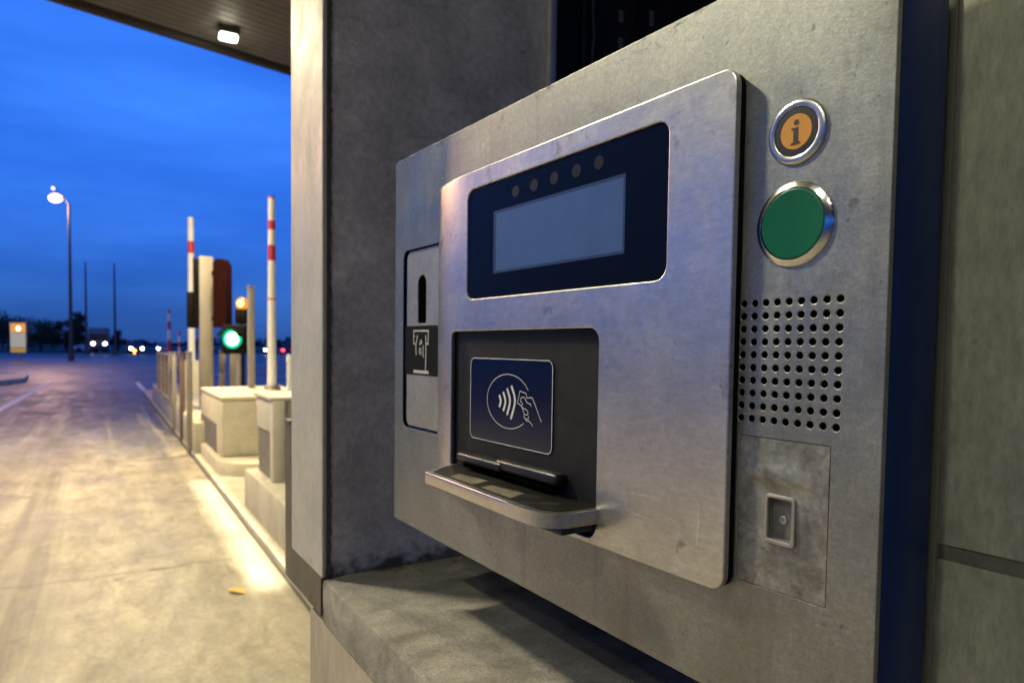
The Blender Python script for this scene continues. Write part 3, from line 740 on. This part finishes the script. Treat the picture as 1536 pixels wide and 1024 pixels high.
post('rail_post', -3.135, 8.2, .0, 1.985, .075, M['steel_post'], 'tall slim steel post between the green light and the nearest raised arm')
WP = empty('white_bollard', (-2.279, 7.0, .02), YR, label='short white bollard tucked against the booth pillar', cat='bollard')
b = MB(); b.tube((0, 0, 0), (0, 0, 1.12), .033, n=14); b.build('shaft', M['white_paint'], WP, 40)
b = MB(); b.tube((0, 0, 1.121), (0, 0, 1.185), .04, .03, n=14); b.build('cap', M['white_paint'], WP, 40)

def far_barrier(x, y, z0, z1, r, bands, label):
    g = empty('barrier_gate', (x, y, 0), YR, label=label, cat='barrier', group='raised barriers further along the lanes')
    b = MB(); b.box(-.18, .18, -.2, .2, 0, z0, .02); b.build('barrier_housing', M['cab'], g, 30)
    boom(g, 0, 0, z0, z1, r, r * .85, bands)
far_barrier(-5.868, 12.5, 1.0, 3.59, .063, [(2.944, 3.16)], 'raised barrier with mostly white arm behind the tall signal column')
far_barrier(-11.045, 22, .95, 2.38, .055, [(2.28, 2.38), (1.75, 2.02), (1.05, 1.42)], 'distant raised barrier with closely banded red and white arm')
far_barrier(-15.6, 32, .8, 1.9, .055, [(1.65, 1.9), (1.15, 1.4)], 'faint farthest raised barrier beside the distant banded one')

# fallen leaf
b = MB(); pts = [(0, -.055), (.022, -.03), (.03, 0), (.02, .035), (0, .06), (-.02, .035), (-.028, 0), (-.02, -.03)]
top = [b.bm.verts.new((x, y, .008 + .35 * abs(x) + .06 * y)) for x, y in pts]; cv = b.bm.verts.new((0, 0, .007))
for i in range(8): b.bm.faces.new((top[i], top[(i + 1) % 8], cv))
lf = b.build('fallen_leaf', M['leaf'], None, 60); lf.location = (-1.43, 3.53, .0); lf.rotation_euler = (0, 0, R(70)); tag(lf, 'small yellow fallen leaf lying on the concrete lane', 'leaf')

# ------------------------------------------------------------------ distance
M['dark_mast'] = plain('dark_mast', (.035, .032, .035), .6)
def street_lamp(x, y, h, arm, label, glowm, power):
    s = empty('street_lamp', (x, y, 0), 0, label=label, cat='street lamp')
    b = MB(); b.tube((0, 0, 0), (0, 0, h), .13, .07, 14); b.tube((0, 0, 0), (0, 0, .9), .19, .17, 14); b.build('pole', M['dark_mast'], s, 40)
    b = MB(); b.path([(0, 0, h - .05), (-.25, 0, h + .32), (arm * .75, -.1, h + .5)], .045); b.build('arm', M['dark_mast'], s, 40)
    b = MB(); b.box(arm - .3, arm + .35, -.28, .05, h + .44, h + .6, .05); b.build('lamp_head', M['lamp_body'], s, 40)
    b = MB(); b.ball((arm, -.12, h + .38), .42, (1.1, .8, .75), 16); b.build('lamp_bulb', glowm, s, 60)
    if power:
        ld = bpy.data.lights.new('street_bulb', 'POINT'); ld.energy = power; ld.color = (1, .55, .26); ld.shadow_soft_size = .25
        lo = bpy.data.objects.new('street_bulb', ld); COL.objects.link(lo); lo.parent = s; lo.location = (arm * 1.6, -.5, h - .3)
    return s
SG = glow('sodium_lamp', (1, .58, .3), 4.5)
s = street_lamp(-31.0, 48, 10.9, -.85, 'street lamp glowing pink orange on a tall pole at the left', SG, 2500)
b = MB(); b.ball((-1.15, .1, 12.0), .1, (1, 1, 1), 12); b.build('second_lamp', SG, s, 60)
b = MB(); b.path([(-.25, 0, 11.2), (-.9, .1, 11.95), (-1.15, .1, 12.12)], .03); b.build('second_arm', M['dark_mast'], s, 40)
street_lamp(-24, 23, 10.5, 1.2, 'street lamp at the roadside outside the left of the view', SG, 3800)

mastm = M['dark_mast']
for x, h, lb in ((-46.75, 10.1, 'thin dark mast nearer to the bright street lamp'), (-43.6, 10.0, 'thin dark mast farther right of the bright street lamp')):
    g = empty('mast', (x, 75, 0), 0, label=lb, cat='mast', group='thin masts against the sky')
    b = MB(); b.tube((0, 0, 0), (0, 0, h), .14, .07, 10); b.build('pole', mastm, g, 40)
    b = MB(); b.tube((0, 0, 0), (0, 0, .5), .3, .22, 10); b.build('foot', mastm, g, 40)

SGN = empty('roadside_sign', (-34.71, 48, 0), 0, label='small backlit roadside sign with orange top and white lower half', cat='sign')
b = MB(); b.tube((0, .05, 0), (0, .05, .55), .07, n=10); b.build('post', M['steel_post'], SGN, 40)
b = MB(); b.box(-.62, .62, -.02, .14, .48, 2.68, .05); b.build('sign_box', M['lamp_body'], SGN, 30)
b = MB(); b.box(-.54, .54, -.03, -.021, .9, 1.95); b.build('white_face', glow('sign_white', (.75, .7, .62), .45), SGN)
b = MB(); b.box(-.54, .54, -.03, -.021, 1.97, 2.6); b.build('orange_face', glow('sign_orange', (1, .4, .08), .8), SGN)
b = MB(); b.box(-.54, .54, -.03, -.021, .55, .86); b.build('yellow_strip', glow('sign_yellow', (.9, .55, .1), .4), SGN)
b = MB(); b.ball((.05, -.05, 2.22), .16, (1, .4, 1), 12); b.build('sign_lamp', glow('sign_lamp', (1, .8, .4), 5), SGN, 60)

HEAD = glow('headlamp', (1, .93, .78), 26); TAIL = glow('tail_lamp', (1, .03, .05), 12); AMB = glow('indicator_lamp', (1, .35, .04), 12)
GLS = plain('car_glass', (.01, .012, .015), .1); TYR = plain('tyre_rubber', (.012, .012, .012), .8)
def vehicle(x, y, rz, colour, label, lamps, kind='car', lm=HEAD):
    if kind == 'truck' or abs(rz) < 1: rz += -math.atan2(x, y) * .97
    nm = 'box_truck' if kind == 'truck' else 'car'
    g = empty(nm, (x, y, 0), rz, label=label, cat=kind)
    body = plain(nm + '_paint', colour, .3)
    if kind == 'truck':
        b = MB(); b.box(-1.15, 1.15, -.2, 1.7, .5, 2.7, .1); b.box(-1.22, 1.22, 1.75, 7.5, .8, 3.3, .04); L_, W_, hz_, lx = 7.2, 1.1, 1.18, .68
    else:
        b = MB(); b.prism([(-2.1, .32), (2.1, .32), (2.12, .7), (1.9, .86), (.95, .95), (.45, 1.4), (-1.05, 1.42), (-1.75, .98), (-2.1, .9)], -.86, .86, .06,
                          Matrix.Translation((0, 2.1, 0)) @ Matrix.Rotation(-PI / 2, 4, 'Z') @ Matrix.Rotation(PI / 2, 4, 'X')); L_, W_, hz_, lx = 4.2, .86, .66, .62
    b.build('body', body, g, 30)
    b = MB()
    if kind == 'truck': b.box(-1.0, 1.0, -.225, -.203, 1.6, 2.45)
    else: b.prism([(.86, .98), (.45, 1.34), (-1.0, 1.36), (-1.6, 1.0)], -.868, .868, 0, Matrix.Translation((0, 2.1, 0)) @ Matrix.Rotation(-PI / 2, 4, 'Z') @ Matrix.Rotation(PI / 2, 4, 'X'))
    b.build('windows', GLS, g)
    for wy in (.85, L_ - .95):
        for sx in (-1, 1):
            b = MB(); b.tube((sx * (W_ - .2), wy, .33), (sx * (W_ + .01), wy, .33), .33, n=18); b.build('wheel', TYR, g, 40)
    for sx in (-1, 1):
        b = MB(); b.ball((sx * lx, -.03 if kind == 'car' else -.22, hz_), lamps, (1.2, .5, 1), 12); b.build('headlight' if lm is HEAD else 'tail_light', lm, g, 60)
    return g
vehicle(-54.45, 90, R(0), (.12, .12, .14), 'box truck with two bright headlights by the dark trees', .17, 'truck')
vehicle(-58.6, 92, R(-95), (.5, .52, .56), 'pale car seen side on left of the truck headlights', .05)
vehicle(-46.75, 85, R(5), (.05, .05, .06), 'leftmost dark car in the distant row of headlights', .15)
vehicle(-44.9, 88, R(0), (.2, .2, .22), 'dark car beside the leftmost one of the distant headlight row', .13)
vehicle(-35.0, 85, R(0), (.06, .06, .07), 'distant car with headlights right below the green traffic light', .14)
vehicle(-31.9, 90, R(0), (.1, .1, .12), 'distant car with headlights behind the tall slim steel post', .13)
vehicle(-28.9, 88, R(0), (.08, .02, .02), 'distant car with red tail lights beside the booth pillar', .16, 'car', TAIL)
b = MB(); b.tube((-46.2, 83.5, 0), (-46.2, 83.5, .32), .06, n=8); b.ball((-46.2, 83.5, .42), .16, (1.3, 1, .8), 12)
o = b.build('roadworks_lamp', AMB); tag(o, 'small orange lamp on the ground among the distant headlights', 'lamp')

# trees: trunk, limbs and many small leaf faces
leafm = [surf('leaf_dark', (.028, .04, .018), .8, 0, .4, 2, 12, 0), surf('leaf_mid', (.045, .055, .025), .8, 0, .4, 2, 12, 0)]
barkm = surf('bark', (.05, .04, .03), .9, 0, .3, 6, 30, .3, .01)
def tree(x, y, h, w, label, dens=1.0):
    g = empty('tree', (x, y, 0), random.uniform(0, 6), label=label, cat='tree', group='dark trees on the left horizon')
    b = MB(); b.tube((0, 0, 0), (.05, 0, h * .55), h * .035, h * .018, 9)
    for i in range(7):
        a = random.uniform(0, 6.28); z = h * random.uniform(.2, .5)
        b.tube((.03, 0, z), (math.cos(a) * w * .35, math.sin(a) * w * .35, z + h * .25), h * .013, h * .004, 6)
    b.build('trunk', barkm, g, 50)
    c = MB(); blobs = []
    for i in range(16):
        a = random.uniform(0, 6.28); rr_ = w * .5 * math.sqrt(random.random()) * .8; z = h * random.uniform(.22, .9)
        k_ = 1 - abs(z / h - .5) * .9
        blobs.append((rr_ * math.cos(a) * k_, rr_ * math.sin(a) * k_, z, w * random.uniform(.12, .22)))
    for bx_, by_, bz_, br_ in blobs:
        for i in range(int(120 * dens)):
            d = Vector((random.gauss(0, 1), random.gauss(0, 1), random.gauss(0, .8))).normalized() * br_ * random.random() ** .45
            p = Vector((bx_, by_, max(.12, bz_ + d.z))) + Vector((d.x, d.y, 0))
            q = Vector((random.gauss(0, 1), random.gauss(0, 1), random.gauss(0, 1))).normalized(); u = q.orthogonal().normalized(); v = q.cross(u); s_ = h * random.uniform(.018, .04)
            c.mi = random.random() < .35
            f = c.bm.faces.new([c.bm.verts.new(p + u * s_ * i_ + v * s_ * j_ * .6) for i_, j_ in ((-1, 0), (0, -1), (1, 0), (0, 1))]); f.material_index = int(c.mi)
    me = bpy.data.meshes.new('crown'); c.bm.to_mesh(me); c.bm.free(); link('crown', me, leafm, g)
TL = ['tallest dark tree at the left picture edge', 'second dark tree from the left picture edge', 'dark round tree behind the orange and white sign',
      'dark tree just right of the orange and white sign', 'dark tree left of the bright street lamp pole', 'tall dark tree right behind the street lamp pole', 'small dark bush tree behind the truck headlights',
      'dark tree between the sign and the street lamp']
for (x, y, h, w), lb in zip(((-74.5, 97, 5.9, 8), (-70, 95, 4.9, 7), (-67, 97, 4.5, 6.5), (-64.8, 94, 4.3, 6), (-62.6, 96, 4.5, 5), (-60.6, 95, 5.8, 3.6), (-56.8, 98, 3.3, 2.8), (-66, 101, 4.4, 7)), TL):
    tree(x, y, h, w, lb)
# far wood along the horizon: reads as one low mass
c = MB(); c.mi = 0
for i in range(9000):
    x = random.uniform(-330, 260); top = 3.2 + 1.6 * math.sin(x * .043) + 1.2 * math.sin(x * .13 + 1) + .8 * math.sin(x * .41)
    p = Vector((x, 330 + random.uniform(-12, 12), random.random() ** .7 * max(1.2, top)))
    q = Vector((random.gauss(0, 1), random.gauss(0, 1), random.gauss(0, 1))).normalized(); u = q.orthogonal().normalized(); v = q.cross(u); s_ = random.uniform(.5, 1.2)
    c.bm.faces.new([c.bm.verts.new(p + u * s_ * a + v * s_ * d * .7) for a, d in ((-1, 0), (0, -1), (1, 0), (0, 1))])
me = bpy.data.meshes.new('distant_wood'); c.bm.to_mesh(me); c.bm.free(); o = link('distant_wood', me, leafm[0]); tag(o, 'low dark line of distant woodland along the horizon', 'woodland', kind='stuff')

# ------------------------------------------------------------------ dusk sky
w = bpy.data.worlds.new('World'); scene.world = w; w.use_nodes = True
nt = w.node_tree; bg = nt.nodes['Background']
sky = nt.nodes.new('ShaderNodeTexSky'); sky.sky_type = 'NISHITA'; sky.sun_disc = False
sky.sun_elevation = R(1.0); sky.sun_rotation = R(150); sky.ozone_density = 6.0; sky.air_density = 1.0; sky.dust_density = .3
tc0 = nt.nodes.new('ShaderNodeTexCoord'); sx = nt.nodes.new('ShaderNodeSeparateXYZ'); nt.links.new(tc0.outputs['Generated'], sx.inputs[0])
gr = nt.nodes.new('ShaderNodeValToRGB'); els = gr.color_ramp.elements
els[0].position = 0; els[0].color = (.018, .083, .34, 1); els[1].position = 1; els[1].color = (.012, .085, .5, 1)
for pos, c in ((.06, (.022, .115, .5)), (.16, (.03, .172, .77)), (.30, (.036, .21, .93)), (.5, (.022, .15, .8))):
    e = els.new(pos); e.color = (*c, 1)
nt.links.new(sx.outputs[2], gr.inputs[0])
skm = nt.nodes.new('ShaderNodeMix'); skm.data_type = 'RGBA'; skm.blend_type = 'MULTIPLY'; skm.inputs[0].default_value = 1; skm.inputs[7].default_value = (.02, .05, .12, 1)
nt.links.new(sky.outputs[0], skm.inputs[6])
mul = nt.nodes.new('ShaderNodeMix'); mul.data_type = 'RGBA'; mul.blend_type = 'ADD'; mul.inputs[0].default_value = 1
nt.links.new(gr.outputs[0], mul.inputs[6]); nt.links.new(skm.outputs[2], mul.inputs[7])
tc = nt.nodes.new('ShaderNodeTexCoord'); mp = nt.nodes.new('ShaderNodeMapping'); mp.inputs['Scale'].default_value = (1.2, 1.2, 6)
mp.inputs['Rotation'].default_value = (R(12), R(8), 0)
nz_ = nt.nodes.new('ShaderNodeTexNoise'); nz_.inputs['Scale'].default_value = 1.7; nz_.inputs['Detail'].default_value = 7; nz_.inputs['Roughness'].default_value = .6
cr = nt.nodes.new('ShaderNodeValToRGB'); cr.color_ramp.elements[0].position = .3; cr.color_ramp.elements[0].color = (.62, .68, .76, 1); cr.color_ramp.elements[1].position = .72; cr.color_ramp.elements[1].color = (1.5, 1.2, 1.08, 1)
nt.links.new(tc.outputs['Generated'], mp.inputs[0]); nt.links.new(mp.outputs[0], nz_.inputs['Vector']); nt.links.new(nz_.outputs['Fac'], cr.inputs[0])
m2 = nt.nodes.new('ShaderNodeMix'); m2.data_type = 'RGBA'; m2.blend_type = 'MULTIPLY'; m2.inputs[0].default_value = 1
nt.links.new(mul.outputs[2], m2.inputs[6]); nt.links.new(cr.outputs[0], m2.inputs[7]); nt.links.new(m2.outputs[2], bg.inputs[0])
bg.inputs[1].default_value = 1.0
sl = bpy.data.lights.new('sun', 'SUN'); sl.energy = .01; sl.angle = R(20); sl.color = (1, .9, .8)
so_ = bpy.data.objects.new('sun', sl); COL.objects.link(so_); so_.rotation_euler = (R(89), 0, R(150))

scene.view_settings.view_transform = 'Standard'; scene.view_settings.look = 'None'; scene.view_settings.exposure = 0; scene.view_settings.gamma = 1
scene.render.engine = 'CYCLES'
scene.cycles.use_denoising = True
scene.cycles.sample_clamp_indirect = 6
scene.cycles.max_bounces = 6
